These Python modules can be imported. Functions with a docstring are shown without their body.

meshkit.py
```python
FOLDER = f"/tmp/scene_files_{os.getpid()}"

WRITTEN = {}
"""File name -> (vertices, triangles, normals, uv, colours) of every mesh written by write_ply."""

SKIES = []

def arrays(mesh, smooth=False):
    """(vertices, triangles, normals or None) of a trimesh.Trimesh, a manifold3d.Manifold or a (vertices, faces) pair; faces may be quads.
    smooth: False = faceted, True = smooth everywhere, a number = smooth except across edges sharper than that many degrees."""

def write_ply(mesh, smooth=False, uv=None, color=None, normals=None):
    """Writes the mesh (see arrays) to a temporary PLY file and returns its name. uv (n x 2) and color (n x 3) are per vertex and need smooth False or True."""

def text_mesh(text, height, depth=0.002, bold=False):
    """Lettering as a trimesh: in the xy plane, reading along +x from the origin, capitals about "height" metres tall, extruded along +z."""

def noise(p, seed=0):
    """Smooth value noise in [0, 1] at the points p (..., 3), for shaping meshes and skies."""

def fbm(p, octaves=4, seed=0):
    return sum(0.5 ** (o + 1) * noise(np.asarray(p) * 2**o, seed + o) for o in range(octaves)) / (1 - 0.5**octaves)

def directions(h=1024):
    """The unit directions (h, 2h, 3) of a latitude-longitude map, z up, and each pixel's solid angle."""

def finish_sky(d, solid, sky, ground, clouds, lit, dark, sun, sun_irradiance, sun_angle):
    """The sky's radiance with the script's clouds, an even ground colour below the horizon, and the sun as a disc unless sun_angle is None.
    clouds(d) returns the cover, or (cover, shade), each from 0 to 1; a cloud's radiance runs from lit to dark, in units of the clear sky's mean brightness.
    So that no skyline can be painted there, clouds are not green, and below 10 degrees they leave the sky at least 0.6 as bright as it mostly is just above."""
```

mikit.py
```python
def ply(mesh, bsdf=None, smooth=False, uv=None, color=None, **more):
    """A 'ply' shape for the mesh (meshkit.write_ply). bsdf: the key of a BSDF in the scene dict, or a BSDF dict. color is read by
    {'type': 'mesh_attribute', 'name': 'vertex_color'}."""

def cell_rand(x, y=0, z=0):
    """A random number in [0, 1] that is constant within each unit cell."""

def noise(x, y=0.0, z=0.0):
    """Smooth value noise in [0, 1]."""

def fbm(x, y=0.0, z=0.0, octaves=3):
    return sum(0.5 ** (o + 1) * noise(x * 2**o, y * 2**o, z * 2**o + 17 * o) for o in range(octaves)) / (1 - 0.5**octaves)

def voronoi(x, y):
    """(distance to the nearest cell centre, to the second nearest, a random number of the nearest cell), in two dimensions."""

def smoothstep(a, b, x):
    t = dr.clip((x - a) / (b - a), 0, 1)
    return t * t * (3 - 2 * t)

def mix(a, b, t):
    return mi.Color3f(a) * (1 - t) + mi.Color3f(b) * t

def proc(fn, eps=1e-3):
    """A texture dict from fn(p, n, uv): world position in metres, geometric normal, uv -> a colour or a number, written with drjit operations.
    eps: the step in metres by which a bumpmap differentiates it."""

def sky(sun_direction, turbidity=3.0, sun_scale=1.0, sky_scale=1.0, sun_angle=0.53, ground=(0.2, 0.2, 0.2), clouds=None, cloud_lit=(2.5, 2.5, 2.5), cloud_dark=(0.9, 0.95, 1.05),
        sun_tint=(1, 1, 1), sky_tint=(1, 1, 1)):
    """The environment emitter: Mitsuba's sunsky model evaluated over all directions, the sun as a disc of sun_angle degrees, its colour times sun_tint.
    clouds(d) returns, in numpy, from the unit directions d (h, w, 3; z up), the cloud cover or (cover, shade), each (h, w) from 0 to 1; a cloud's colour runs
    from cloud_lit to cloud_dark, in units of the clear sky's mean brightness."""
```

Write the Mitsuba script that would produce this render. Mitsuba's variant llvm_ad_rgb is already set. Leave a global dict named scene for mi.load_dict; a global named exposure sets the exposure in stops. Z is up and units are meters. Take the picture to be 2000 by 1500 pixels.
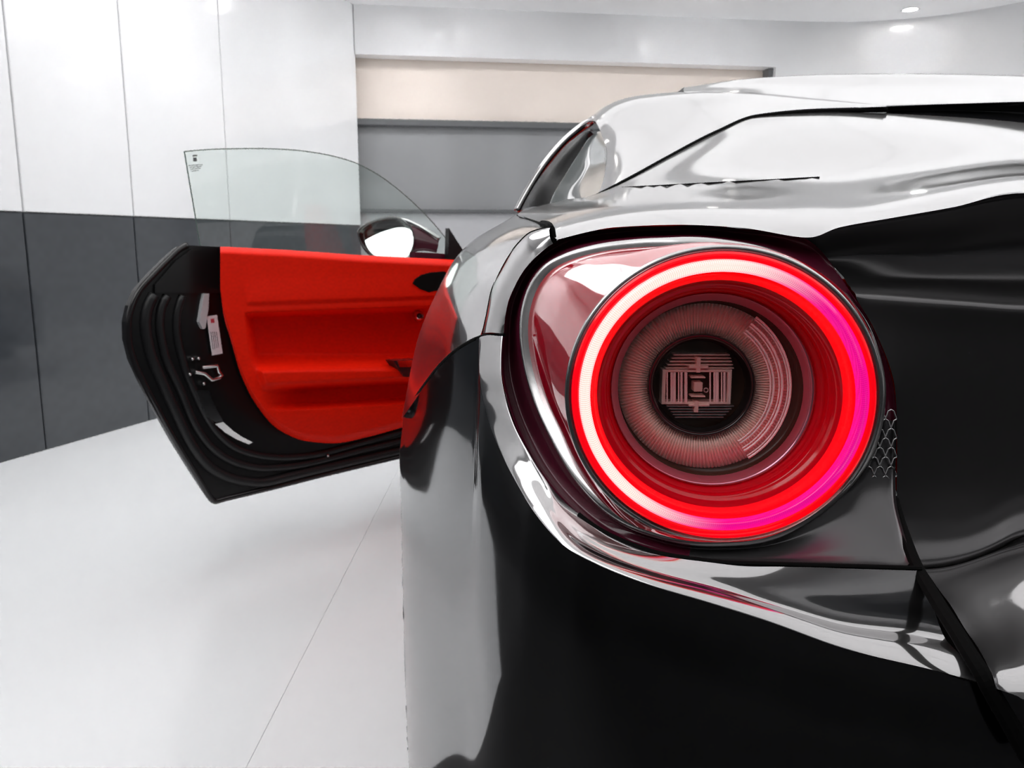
import math, random
import numpy as np, trimesh, mitsuba as mi, mikit, meshkit
import drjit as dr
from scipy.interpolate import PchipInterpolator, make_interp_spline
from shapely.geometry import Polygon, Point, LineString
from mikit import proc, noise, fbm, smoothstep, mix
T = mi.ScalarTransform4f
scene, labels = {}, {}
random.seed(7)

# ------------------------------------------------------------------ camera, light, exposure
F, HZ, CAMH = 1600.0, 473.0, 0.95
PITCH = math.atan((750 - HZ) / F)
CP, SP = math.cos(PITCH), math.sin(PITCH)
scene['camera'] = {'type': 'thinlens', 'fov': 2 * math.degrees(math.atan(1000 / F)), 'fov_axis': 'x', 'near_clip': 0.01, 'far_clip': 100.0,
                   'aperture_radius': 0.0006, 'focus_distance': 0.6,
                   'to_world': T().look_at(origin=[0, 0, CAMH], target=[0, CP, CAMH - SP], up=[0, 0, 1])}
exposure = -0.2
CEIL = 2.735
FLOOR_EDGE = 1.3
LAMP_LEFT, LAMP, WASH = 2.7, 0.92, 1.8  # lamps out of view; the left columns are stronger to lift wall and floor
LAMP_SPOTS = [(x, y) for y in (-0.9, 0.3, 1.5, 2.7, 3.9, 5.1) for x in (-2.3, -1.1, 0.1, 1.3, 2.5, 3.7) if x - .65 > -3.34 + .32 * (y + .6)]


# ------------------------------------------------------------------ helpers
def ray(px, py):
    X, Y = (px - 1000) / F, (750 - py) / F
    return np.array([X, CP + Y * SP, -SP + Y * CP])


def U(px, py, d):
    """the point seen at (px, py) at axis depth d"""
    return np.array([0, 0, CAMH]) + d * ray(px, py)


def Uy(px, py, y):
    r = ray(px, py)
    return np.array([0, 0, CAMH]) + r * (y / r[1])


def Upl(px, py, p0, n):
    r, o = ray(px, py), np.array([0, 0, CAMH])
    return o + r * (np.dot(np.asarray(p0) - o, n) / np.dot(r, n))


def gridmesh(P, closed=False):
    P = np.asarray(P, float)
    R, C = P.shape[:2]
    f = []
    i, j = np.meshgrid(np.arange(R - 1), np.arange(C if closed else C - 1), indexing='ij')
    a, b = i * C + j, i * C + (j + 1) % C
    q = np.stack([a, b, b + C, a + C], -1).reshape(-1, 4)
    return P.reshape(-1, 3), np.vstack([q[:, [0, 1, 2]], q[:, [0, 2, 3]]])


def pchip(P, n, axis=0):
    P = np.moveaxis(np.asarray(P, float), axis, 0)
    seg = np.linalg.norm(np.diff(P, axis=0), axis=-1)
    while seg.ndim > 1:
        seg = seg.mean(-1)
    t = np.r_[0, np.cumsum(np.sqrt(seg) + 1e-6)]
    out = PchipInterpolator(t, P, axis=0)(np.linspace(0, t[-1], n))
    return np.moveaxis(out, 0, axis)


def relax(G, it, edges=True):
    G = G.copy()
    for _ in range(it):
        H = G.copy()
        H[1:-1, 1:-1] = 0.5 * G[1:-1, 1:-1] + 0.125 * (G[2:, 1:-1] + G[:-2, 1:-1] + G[1:-1, 2:] + G[1:-1, :-2])
        if edges:
            for s in (0, -1):
                H[s, 1:-1] = 0.5 * G[s, 1:-1] + 0.25 * (G[s, 2:] + G[s, :-2])
                H[1:-1, s] = 0.5 * G[1:-1, s] + 0.25 * (G[2:, s] + G[:-2, s])
        G = H
    return G


def patch(rows, nr=60, nc=90, it=8, edges=True, world=False):
    """a smooth sheet through a net of control points; each is (px, py, depth) or, with 'w' first, a world point"""
    def pt(q):
        return np.array(q[1:], float) if q[0] == 'w' else U(*q)
    G = np.array([[q if isinstance(q, np.ndarray) else pt(q) for q in r] for r in rows])
    G = pchip(pchip(G, nr, 0), nc, 1)
    return relax(G, it, edges)


XC = 0.92   # the car's centre plane


def mirror_x(m):
    v, f = m
    v = v.copy()
    v[:, 0] = 2 * XC - v[:, 0]
    return v, f[:, ::-1]


def join(*ms):
    vs, fs, at = [], [], 0
    for m in ms:
        v, f = (np.asarray(m.vertices), np.asarray(m.faces)) if hasattr(m, 'vertices') else m
        vs.append(v), fs.append(f + at)
        at += len(v)
    return np.vstack(vs), np.vstack(fs)


def both(m):
    return join(m, mirror_x(m))


def tube(P, r, sides=10, closed=False, cap=True):
    P = np.asarray(P, float)
    n = len(P)
    t = (np.roll(P, -1, 0) - np.roll(P, 1, 0)) if closed else np.gradient(P, axis=0)
    t /= np.linalg.norm(t, axis=1, keepdims=True) + 1e-12
    a = np.cross(t[0], [0, 0, 1.0] if abs(t[0][2]) < 0.9 else [1.0, 0, 0])
    A = []
    for k in range(n):
        a = a - t[k] * np.dot(a, t[k])
        a /= np.linalg.norm(a)
        A.append(a)
    A = np.array(A)
    B = np.cross(t, A)
    w = np.arange(sides) * 2 * math.pi / sides
    r = np.broadcast_to(r, (n,))
    G = P[:, None] + r[:, None, None] * (np.cos(w)[None, :, None] * A[:, None] + np.sin(w)[None, :, None] * B[:, None])
    if closed:
        G = np.concatenate([G, G[:1]])
        return gridmesh(G, True)
    if cap:
        G = np.concatenate([np.repeat(P[:1, None], sides, 1), G, np.repeat(P[-1:, None], sides, 1)])
    return gridmesh(G, True)


def box(x0, x1, y0, y1, z0, z1, bevel=0.0):
    if not bevel:
        m = trimesh.creation.box([x1 - x0, y1 - y0, z1 - z0])
        m.apply_translation([(x0 + x1) / 2, (y0 + y1) / 2, (z0 + z1) / 2])
        return m
    import itertools
    pts = []
    for sx, sy, sz in itertools.product((0, 1), repeat=3):
        c = np.array([x1 if sx else x0, y1 if sy else y0, z1 if sz else z0])
        d = np.array([-1 if sx else 1, -1 if sy else 1, -1 if sz else 1]) * bevel
        for k in range(3):
            e = d.copy()
            e[k] = 0
            pts.append(c + e)
    return trimesh.convex.convex_hull(np.array(pts))


def prism(poly3, n, t):
    """closed slab: planar outline poly3 (k x 3) pushed by t along n"""
    P = np.asarray(poly3, float)
    n = np.asarray(n, float)
    c = P.mean(0)
    e1 = P[1] - P[0]
    e1 = e1 - n * np.dot(e1, n)
    e1 /= np.linalg.norm(e1)
    e2 = np.cross(n, e1)
    q = np.stack([(P - c) @ e1, (P - c) @ e2], 1)
    m = trimesh.creation.extrude_polygon(Polygon(q).buffer(0), t, engine='earcut')
    v = np.asarray(m.vertices)
    m.vertices = c + v[:, :1] * e1 + v[:, 1:2] * e2 + v[:, 2:] * n
    return m


def smooth_curve(P, n, closed=False):
    P = np.asarray(P, float)
    if closed:
        P = np.vstack([P, P[:1]])
    t = np.r_[0, np.cumsum(np.sqrt(np.linalg.norm(np.diff(P, axis=0), axis=1)) + 1e-9)]
    s = make_interp_spline(t, P, k=3, bc_type='periodic') if closed else PchipInterpolator(t, P)
    return s(np.linspace(0, t[-1], n, endpoint=not closed))


COUNT = {}


def add(key, mesh, bsdf, smooth=False, label=None, **more):
    """one entry of the scene; a key that is taken gets the next number"""
    k, i = key, 0
    while k in scene:
        i += 1
        k = f'{key}_{i:03d}'
    scene[k] = mikit.ply(mesh, bsdf, smooth, **more)
    if label:
        labels[k] = {'label': label}
    return k


def pair(key, mesh, bsdf, smooth=False, label=None):
    add(key, mesh, bsdf, smooth, label)
    add(key, mirror_x(mesh), bsdf, smooth)


def structure(key, label):
    labels[key] = {'label': label, 'kind': 'structure'}


# ------------------------------------------------------------------ materials
def two(b):
    return {'type': 'twosided', 'b': b}


def rgb(*c):
    return {'type': 'rgb', 'value': list(c)}


def principled(c, rough, metal=0.0, **k):
    return two({'type': 'principled', 'base_color': c if isinstance(c, dict) else rgb(*c), 'roughness': rough, 'metallic': metal, **k})


scene['paint'] = two({'type': 'blendbsdf', 'weight': 0.85,
                      'a': {'type': 'principled', 'base_color': rgb(.55, .545, .545), 'roughness': .32, 'metallic': 1.0},
                      'b': {'type': 'principled', 'base_color': rgb(.55, .54, .545), 'roughness': .07, 'metallic': 1.0}})
scene['paint_shaded'] = two({'type': 'blendbsdf', 'weight': 0.85,  # the body paint again, with the bumper's shade darkened into its colour
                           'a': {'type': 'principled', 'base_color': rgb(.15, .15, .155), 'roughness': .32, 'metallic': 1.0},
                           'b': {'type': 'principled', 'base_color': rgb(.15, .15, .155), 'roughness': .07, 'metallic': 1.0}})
scene['satin_dark'] = principled((.11, .107, .11), .30, .85, specular=.4)
scene['black_gloss'] = principled((.012, .011, .012), .12, specular=.6)
scene['black_satin'] = principled((.006, .006, .0065), .3, specular=.35)
scene['black_matte'] = principled((.004, .004, .004), .8, specular=.1)
scene['rubber'] = principled((.008, .008, .009), .4, specular=.4)
scene['burgundy_gloss'] = principled((.07, .006, .018), .18, specular=.6)
scene['red_leather'] = principled(proc(lambda p, n, uv: mi.Color3f(.77, .010, .0004) * (.94 + .12 * noise(p.x * 160, p.y * 160, p.z * 160))), .6, specular=.12)
scene['red_lens'] = two({'type': 'blendbsdf', 'weight': .42, 'a': {'type': 'principled', 'base_color': rgb(.55, .004, .02), 'roughness': .05, 'specular': .95},
                         'b': {'type': 'principled', 'base_color': rgb(.9, .78, .78), 'roughness': .06, 'metallic': 1.0}})
scene['red_plastic'] = principled((.62, .002, .012), .12, specular=.6)
scene['wine_plastic'] = principled((.16, .006, .03), .12, specular=.6)
scene['prism_white'] = principled((.95, .80, .80), .12, specular=1.0)
scene['chrome'] = principled((.75, .74, .74), .10, 1.0)
scene['satin_metal'] = principled((.72, .71, .71), .25, 1.0)
scene['mirror'] = principled((.86, .91, .88), .02, 1.0)
scene['flute_metal'] = principled((.85, .66, .60), .22, .1, specular=.9)
scene['brown_plastic'] = principled((.07, .035, .025), .25, specular=.5)
scene['sticker'] = principled((.80, .78, .82), .5)
scene['ink'] = principled((.05, .05, .06), .6)
scene['ink_red'] = principled((.5, .05, .08), .6)
scene['white_wall'] = principled(proc(lambda p, n, uv: mi.Color3f(.87, .875, .885) * (.985 + .03 * noise(p.x * 3, p.y * 3, p.z * 3))), .11, specular=.5)
scene['dark_wall'] = principled(proc(lambda p, n, uv: mi.Color3f(.045, .05, .057) * (.9 + .2 * noise(p.x * 30, p.y * 30, p.z * 30))), .09, specular=.6)
scene['white_ceiling'] = principled((.86, .86, .86), .6)
scene['floor_white'] = principled(proc(lambda p, n, uv: mi.Color3f(.80, .81, .82) * (.97 + .05 * fbm(p.x * 1.5, p.y * 1.5, 0))), .22, specular=.45)
scene['floor_dark'] = principled((.012, .012, .013), .4)
scene['back_dark'] = principled((.03, .03, .033), .6)
scene['cream'] = principled((.93, .83, .75), .6)
scene['shutter_grey'] = principled(proc(lambda p, n, uv: mi.Color3f(.30, .305, .315) * (.85 + .3 * noise(p.x * 5, 0, p.z * .3))), .35)
scene['frame_grey'] = principled((.12, .125, .13), .4)
scene['sill_grey'] = principled((.52, .52, .54), .4)
scene['glass'] = {'type': 'thindielectric', 'int_ior': 1.5, 'specular_transmittance': rgb(.90, .965, .935)}
scene['dark_glass'] = principled((.008, .008, .009), .05, specular=.6)
scene['lamp_panel'] = principled((.8, .8, .8), .5)

# ------------------------------------------------------------------ the room
def wall_line():
    """plan of the wall seen: straight on the left, a soft turn, the back, a soft turn towards us on the right"""
    d = np.array([.305, .952])
    P0 = np.array([-2.23, 3.464])
    pts = [P0 - d * 5.6, P0 - d * 1.3, P0, P0 + d * 1.6, P0 + d * 2.75]
    return pts


LD = np.array([.3045, .9525])
LN = np.array([.9525, -.3045])           # towards the room
L0 = np.array([-2.23, 3.464])
CORN = L0 + LD * 3.36                     # where the left wall ends, at the opening
BAND = 1.08


def lw(s, z, off=0.0):
    q = L0 + LD * s + LN * off
    return np.array([q[0], q[1], z])


def panel_slab(s0, s1, z0, z1, off, t=.02):
    pts = [lw(s, z, o) for s in (s0, s1) for z in (z0, z1) for o in (off, off - t)]
    b = .003
    P = []
    for s, ds in ((s0, b), (s1, -b)):
        for z, dz in ((z0, b), (z1, -b)):
            P += [lw(s + ds, z + dz, off), lw(s, z, off - b), lw(s, z, off - t)]
    return trimesh.convex.convex_hull(np.array(P))


def wall_x(px):
    """distance along the left wall where a column of the photograph at eye level meets it"""
    r = ray(px, 473)
    A = np.array([[r[0], -LD[0]], [r[1], -LD[1]]])
    return np.linalg.solve(A, L0)[1]


seams = [-5.4, -4.1, -2.8, -1.55, wall_x(52), wall_x(266), wall_x(452), 3.36]
back = prism([lw(-5.5, 0, -.02), lw(3.36, 0, -.02), lw(3.36, CEIL + .1, -.02), lw(-5.5, CEIL + .1, -.02)], [-LN[0], -LN[1], 0], .1)
add('wall_left', back, 'frame_grey')
structure('wall_left', 'white panelled wall with a glossy charcoal lower band on the left')
for i, (a, b) in enumerate(zip(seams[:-1], seams[1:])):
    add('wall_left__upper_panel', panel_slab(a + .004, b - .004, BAND + .003, CEIL + .05, 0), 'white_wall')
    add('wall_left__lower_panel', panel_slab(a + .003, b - .003, .0, BAND - .003, -.004), 'dark_wall')
# the back wall with the opening, turned 8 degrees
BA = math.radians(8.0)
BX, BY = np.array([math.cos(BA), math.sin(BA)]), np.array([-math.sin(BA), math.cos(BA)])
B0 = CORN + np.array([0, -.03])
OW, OZ = 3.42, 2.375


def bw(m):
    v, f = (np.asarray(m.vertices), np.asarray(m.faces)) if hasattr(m, 'vertices') else m
    return np.c_[B0 + v[:, :1] * BX + v[:, 1:2] * BY, v[:, 2]], f


plan = np.array([(OW, .0), (OW + .5, -.03), (OW + 1.0, -.2), (OW + 1.5, -.65), (OW + 1.85, -1.4), (OW + 2.0, -2.4), (OW + 2.0, -4.0)])
Pr = smooth_curve(plan, 60)
wall_r = gridmesh(np.stack([np.c_[Pr, np.full(60, z)] for z in (0, CEIL + .05)]))
hdr = box(0, OW, 0, .15, OZ, CEIL + .05)
jamb = box(OW, OW + .02, .0, .5, 0, OZ)
add('wall_back', bw(join(wall_r, hdr, jamb)), 'white_wall', 30)
structure('wall_back', 'white back wall with a wide shuttered opening, curving forward on the right')
add('wall_back__lintel_panel', bw(box(-.2, OW, .16, .2, 1.90, OZ + .1)), 'cream', label='cream panel above the grey shutter')
add('wall_back__shutter_rail', bw(box(-.2, OW, .10, .2, 1.865, 1.915, .006)), 'frame_grey')
add('wall_back__shutter_panel', bw(box(-.2, OW, .17, .2, 1.21, 1.87, .004)), 'shutter_grey')
add('wall_back__sill_rail', bw(box(-.2, OW, .12, .2, 1.185, 1.215, .006)), 'frame_grey')
add('wall_back__apron_panel', bw(box(-.2, OW, .16, .2, 0, 1.19, .004)), 'sill_grey')
add('wall_back__jamb_strip', bw(box(OW - .04, OW, .05, .16, 1.9, OZ)), 'frame_grey')

# floor, in large slabs with fine joints
jd = Upl(735, 1000, [0, 0, 0], [0, 0, 1]) - Upl(480, 1500, [0, 0, 0], [0, 0, 1])
jd = jd[:2] / np.linalg.norm(jd[:2])
jn = np.array([jd[1], -jd[0]])
j0 = Upl(600, 1265, [0, 0, 0], [0, 0, 1])[:2]
add('floor', box(-6, 6, -4.5, 8, -.12, -.02), 'frame_grey')
structure('floor', 'glossy white display floor laid in large slabs')
for a in range(-2, 3):
    for b, (v0, v1) in enumerate(((-6, 4.4), (4.4, 9))):
        s_ = 2.6
        q4 = [j0 + jn * (a * s_ + u) + jd * v for u, v in ((.0005, v0 + .001), (s_ - .0005, v0 + .001), (s_ - .0005, v1 - .001), (.0005, v1 - .001))]
        add('floor__slab', prism([np.array([q[0], q[1], -.02]) for q in q4], [0, 0, 1], .02), 'floor_white')
add('floor__unseen_dark_floor', prism([np.array([x, y, -.02]) for x, y in ((-6, -4.5), (6, -4.5), (6, FLOOR_EDGE), (-.93, FLOOR_EDGE), (-2.3, 3.22), (-6, 3.22))], [0, 0, 1], .022), 'floor_dark', label='unseen dark floor in front of the white one, reflected by the bumper')  # out of view, gives the bumper something dark to reflect
add('ceiling', box(-6, 6, -4.5, 8, CEIL, CEIL + .1), 'white_ceiling')
structure('ceiling', 'plain white ceiling')
add('unseen_wall_rear', box(-6, 6, -4.6, -4.5, BAND, CEIL), 'white_wall')  # out of view; dark below for the bumper's reflections, white above for bounce
structure('unseen_wall_rear', 'unseen wall behind the viewer, white above and dark below for the reflections')
add('unseen_wall_rear__lower_panel', box(-6, 6, -4.6, -4.49, 0, BAND - .004), 'dark_wall')
add('unseen_wall_right', box(5.2, 5.3, -4.6, 4.0, BAND, CEIL), 'white_wall')  # out of view, toned like the rear wall for what the car reflects
structure('unseen_wall_right', 'unseen wall on the right, white above and dark below for the reflections')
add('unseen_wall_right__lower_panel', box(5.19, 5.3, -4.6, 4.0, 0, BAND - .004), 'dark_wall')
LROW = {-0.9: 'row behind the viewer', 0.3: 'row above the viewer', 1.5: 'second row ahead', 2.7: 'third row ahead', 3.9: 'fourth row ahead', 5.1: 'farthest row'}
LCOL = {-2.3: 'first column from left', -1.1: 'second column', 0.1: 'third column', 1.3: 'fourth column', 2.5: 'fifth column', 3.7: 'last column'}
for i, (x, y) in enumerate(LAMP_SPOTS):  # ceiling tiles out of view, placed to light the room and the paintwork
    k = 'unseen_ceiling_light' + (f'_{i:03d}' if i else '')
    h = .60
    fr = [box(x - h, x + h, y + q * h - .004, y + q * h + .004, CEIL - .016, CEIL) for q in (-1, 1)] + [box(x + q * h - .004, x + q * h + .004, y - h, y + h, CEIL - .016, CEIL) for q in (-1, 1)]
    add(f'{k}__frame', join(*fr), 'lamp_panel')
    h -= .004
    d = gridmesh(np.array([[[x - h, y - h, CEIL - .012], [x - h, y + h, CEIL - .012]], [[x + h, y - h, CEIL - .012], [x + h, y + h, CEIL - .012]]]))
    scene[f'{k}__diffuser'] = mikit.ply(d, 'lamp_panel', emitter={'type': 'area', 'radiance': rgb(*([LAMP_LEFT if x < -.6 else LAMP] * 3))})
    labels[k] = {'label': f'unseen square backlit ceiling light, {LCOL[x]}, {LROW[y]}', 'category': 'ceiling light', 'group': 'unseen backlit ceiling lights'}

aa = np.linspace(0, 2 * math.pi, 33)[:-1]


def downlight(x, y, label, bulb, aim=None, power=0.0):
    k, i = 'downlight', 0
    while k + '__bulb' in scene:
        i += 1
        k = f'downlight_{i:03d}'
    disc = lambda r, z: np.array([[x + r * math.cos(w), y + r * math.sin(w), z] for w in aa])
    add(k + '__trim_ring', gridmesh(np.array([disc(.055, CEIL), disc(.07, CEIL), disc(.068, CEIL - .006), disc(.056, CEIL - .004)]), True), 'lamp_panel', True)
    scene[k + '__bulb'] = mikit.ply(gridmesh(np.array([disc(.054, CEIL - .003), disc(.0005, CEIL - .003)])[::-1], True), 'lamp_panel', emitter={'type': 'area', 'radiance': rgb(bulb, bulb * .98, bulb * .93)})
    if power:
        scene[k.replace('downlight', 'beam')] = {'type': 'spot', 'to_world': T().look_at(origin=[x, y, CEIL - .02], target=list(aim), up=[0, 1, 0]), 'cutoff_angle': 62.0, 'beam_width': 25.0, 'intensity': rgb(power, power, power)}
    labels[k] = {'label': label, 'category': 'downlight'}


downlight(3.1, 6.78, 'small round recessed downlight at the top right, lighting the white wall', 130)
for s_, w_ in ((.7, 'first'), (1.9, 'second'), (3.0, 'third')):  # out of view, placed to brighten the left wall
    q_ = lw(s_, 0, .95)
    downlight(q_[0], q_[1], f'unseen round recessed downlight along the left wall, {w_} from the viewer', 6, lw(s_, 1.5), WASH)
for u_, w_ in ((.9, 'left of the two'), (2.6, 'right of the two')):  # out of view, placed to brighten the back wall
    q_ = B0 + BX * u_ - BY * .95
    downlight(q_[0], q_[1], f'unseen round recessed downlight before the back wall, {w_}', 6, [*(B0 + BX * u_), 1.7], WASH)

# ------------------------------------------------------------------ the car
labels['car'] = {'label': 'glossy dark grey sports car with its red-trimmed door open and round tail light lit', 'category': 'car'}

# --- lower rear bumper and flank: one wrap-around skin under the crease
crease = [(936, 660, .72), (936, 720, .71), (944, 780, .70), (956, 828, .69), (984, 896, .665), (1016, 956, .64), (1040, 996, .625), (1104, 1068, .595), (1160, 1100, .575),
          (1260, 1140, .55), (1380, 1176, .53), (1500, 1214, .515), (1660, 1270, .50), (1820, 1308, .49), (1916, 1334, .485)]
seam = [(788, 806, 1.22), (800, 792, 1.10), (828, 752, .95), (860, 712, .85), (896, 680, .775), (928, 662, .73)]
crease3 = np.array([U(*q) for q in crease])
I_line = [(984, 656, .70), (980, 720, .69), (984, 760, .685), (992, 784, .68), (1020, 860, .66), (1044, 900, .648), (1068, 940, .635), (1130, 1004, .61), (1200, 1049, .595), (1300, 1083, .58),
          (1400, 1097, .57), (1500, 1101, .56), (1600, 1104, .555), (1700, 1107, .55), (1800, 1110, .545)]
ledge_in = [(984, 656), (980, 720), (988, 775), (1004, 825), (1036, 885), (1066, 936), (1090, 966), (1150, 1018), (1200, 1049), (1300, 1083), (1420, 1098), (1540, 1103), (1660, 1106), (1760, 1108), (1795, 1110)]
ledge_mid = [(980, 656), (977, 720), (985, 776), (1000, 826), (1030, 888), (1060, 945), (1078, 985), (1120, 1045), (1170, 1078), (1275, 1115), (1400, 1146), (1520, 1180), (1660, 1217), (1790, 1231), (1842, 1242)]
il = np.array(I_line)
ik = il[:, 0] * .9 + il[:, 1] * .6
li, lm = [], []
for (x, y), (mx, my) in zip(ledge_in, ledge_mid):
    p = U(x, y, np.interp(x * .9 + y * .6, ik, il[:, 2]))
    li.append(p)
    lm.append(Uy(mx, my, p[1] - (.002 if x < 1080 else .010)))
li, lm = np.array(li), np.array(lm)
for i, q in enumerate(crease):
    if i >= 5:
        r_ = ray(q[0], q[1])
        d_ = (lm[i, 2] - .45 * lm[i, 1] - CAMH) / (r_[2] - .45 * r_[1])
        k_ = min(1.0, (i - 4) / 4)
        crease3[i] = U(q[0], q[1], q[2] * (1 - k_) + d_ * k_)
seam3 = np.array([U(*q) for q in seam])
fwd = np.array([[-.150, 2.25, .70], [-.160, 1.9, .70], [-.168, 1.55, .70]])
top = np.vstack([fwd, seam3, crease3, [crease3[-1] + [.12, -.005, 0], crease3[-1] + [.32, -.015, 0], [XC, crease3[-1][1] - .02, crease3[-1][2]]]])
topc = smooth_curve(top, 240)
from scipy.interpolate import UnivariateSpline
uu = np.r_[0, np.cumsum(np.linalg.norm(np.diff(topc[:, :2], axis=0), axis=1) + 1e-5)]
spx, spy = [UnivariateSpline(uu, topc[:, k], k=4, s=240 * .0016 ** 2) for k in (0, 1)]
low = np.c_[spx(uu), spy(uu)]
tp = np.c_[spx.derivative()(uu), spy.derivative()(uu)]
tp /= np.linalg.norm(tp, axis=1, keepdims=True)
nrm = np.stack([tp[:, 1], -tp[:, 0]], 1)          # outward in plan
if nrm[0, 0] > 0:
    nrm = -nrm
rows = []
V = np.linspace(0, 1, 70)
OFF = PchipInterpolator([.0, .17, .40, .58, .70, .80, .87, 1.2], [.004, .008, .010, .009, .005, .002, .0, .0])
ZB = .17
for v in V:
    w = min(1.0, v / .35)
    w = w * w * (3 - 2 * w)
    z = topc[:, 2] * (1 - v) + ZB * v
    w2 = min(1.0, v / .12)
    xy = topc[:, :2] * (1 - w) + low * w + nrm * (OFF(z) * w2 * w2 * (3 - 2 * w2))[:, None]
    rows.append(np.c_[xy, z])
WY, WZ, WR = 1.50, .335, .375


def arch(m, x_max=.12):
    """cuts the round opening of the rear wheel out of a skin"""
    v, f = m
    v = v.copy()
    r = np.hypot(v[:, 1] - WY, v[:, 2] - WZ)
    inside = (r < WR) & (v[:, 0] < x_max)
    f = f[~inside[f].all(1)]
    for i in np.unique(f[inside[f]]) if inside.any() else []:
        if inside[i]:
            v[i, 1:] = [WY, WZ] + (v[i, 1:] - [WY, WZ]) * WR / max(r[i], 1e-6)
    return v, f


bumper = arch(gridmesh(np.array(rows)))
add('car__rear_bumper', both(bumper), 'paint_shaded', True, label='glossy lower bumper and flank, shade darkened into the paint')

# --- the ledge from the crease in to the lamp opening
rowsL = np.array([crease3, crease3 * .94 + lm * .06 + [0, 0, .0008], crease3 * .5 + lm * .5 + [0, 0, .0015], crease3 * .08 + lm * .92, lm * .88 + li * .12, lm * .5 + li * .5 + [0, -.001, 0], li])
ledge = relax(pchip(pchip(rowsL, 40, 0), 140, 1), 3, False)
pair('car__bumper_ledge', gridmesh(ledge), 'paint', True, label='pale reflecting ledge around the tail light')

# --- upper light surround (lip of the quarter panel)
band_o = [(1076, 444, .69), (1040, 452, .71), (1008, 480, .725), (980, 524, .735), (960, 568, .735), (950, 616, .73), (942, 652, .728)]
band_i = [(1080, 476, .674), (1046, 500, .680), (1020, 532, .688), (1004, 562, .693), (992, 592, .697), (986, 626, .70), (984, 652, .70)]
bo, bi = smooth_curve([U(*q) for q in band_o], 60), smooth_curve([U(*q) for q in band_i], 60)
outv = np.array([-.5, -.8, .3])
outv /= np.linalg.norm(outv)
lip = pchip(np.array([bo, bo * .7 + bi * .3 + outv * .004, bo * .35 + bi * .65 + outv * .0045, bi]), 16, 0)
pair('car__lamp_surround', gridmesh(lip), 'paint', True)

add('car__surround_seam', tube(bo, .0007, 6), 'black_matte')

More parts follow.
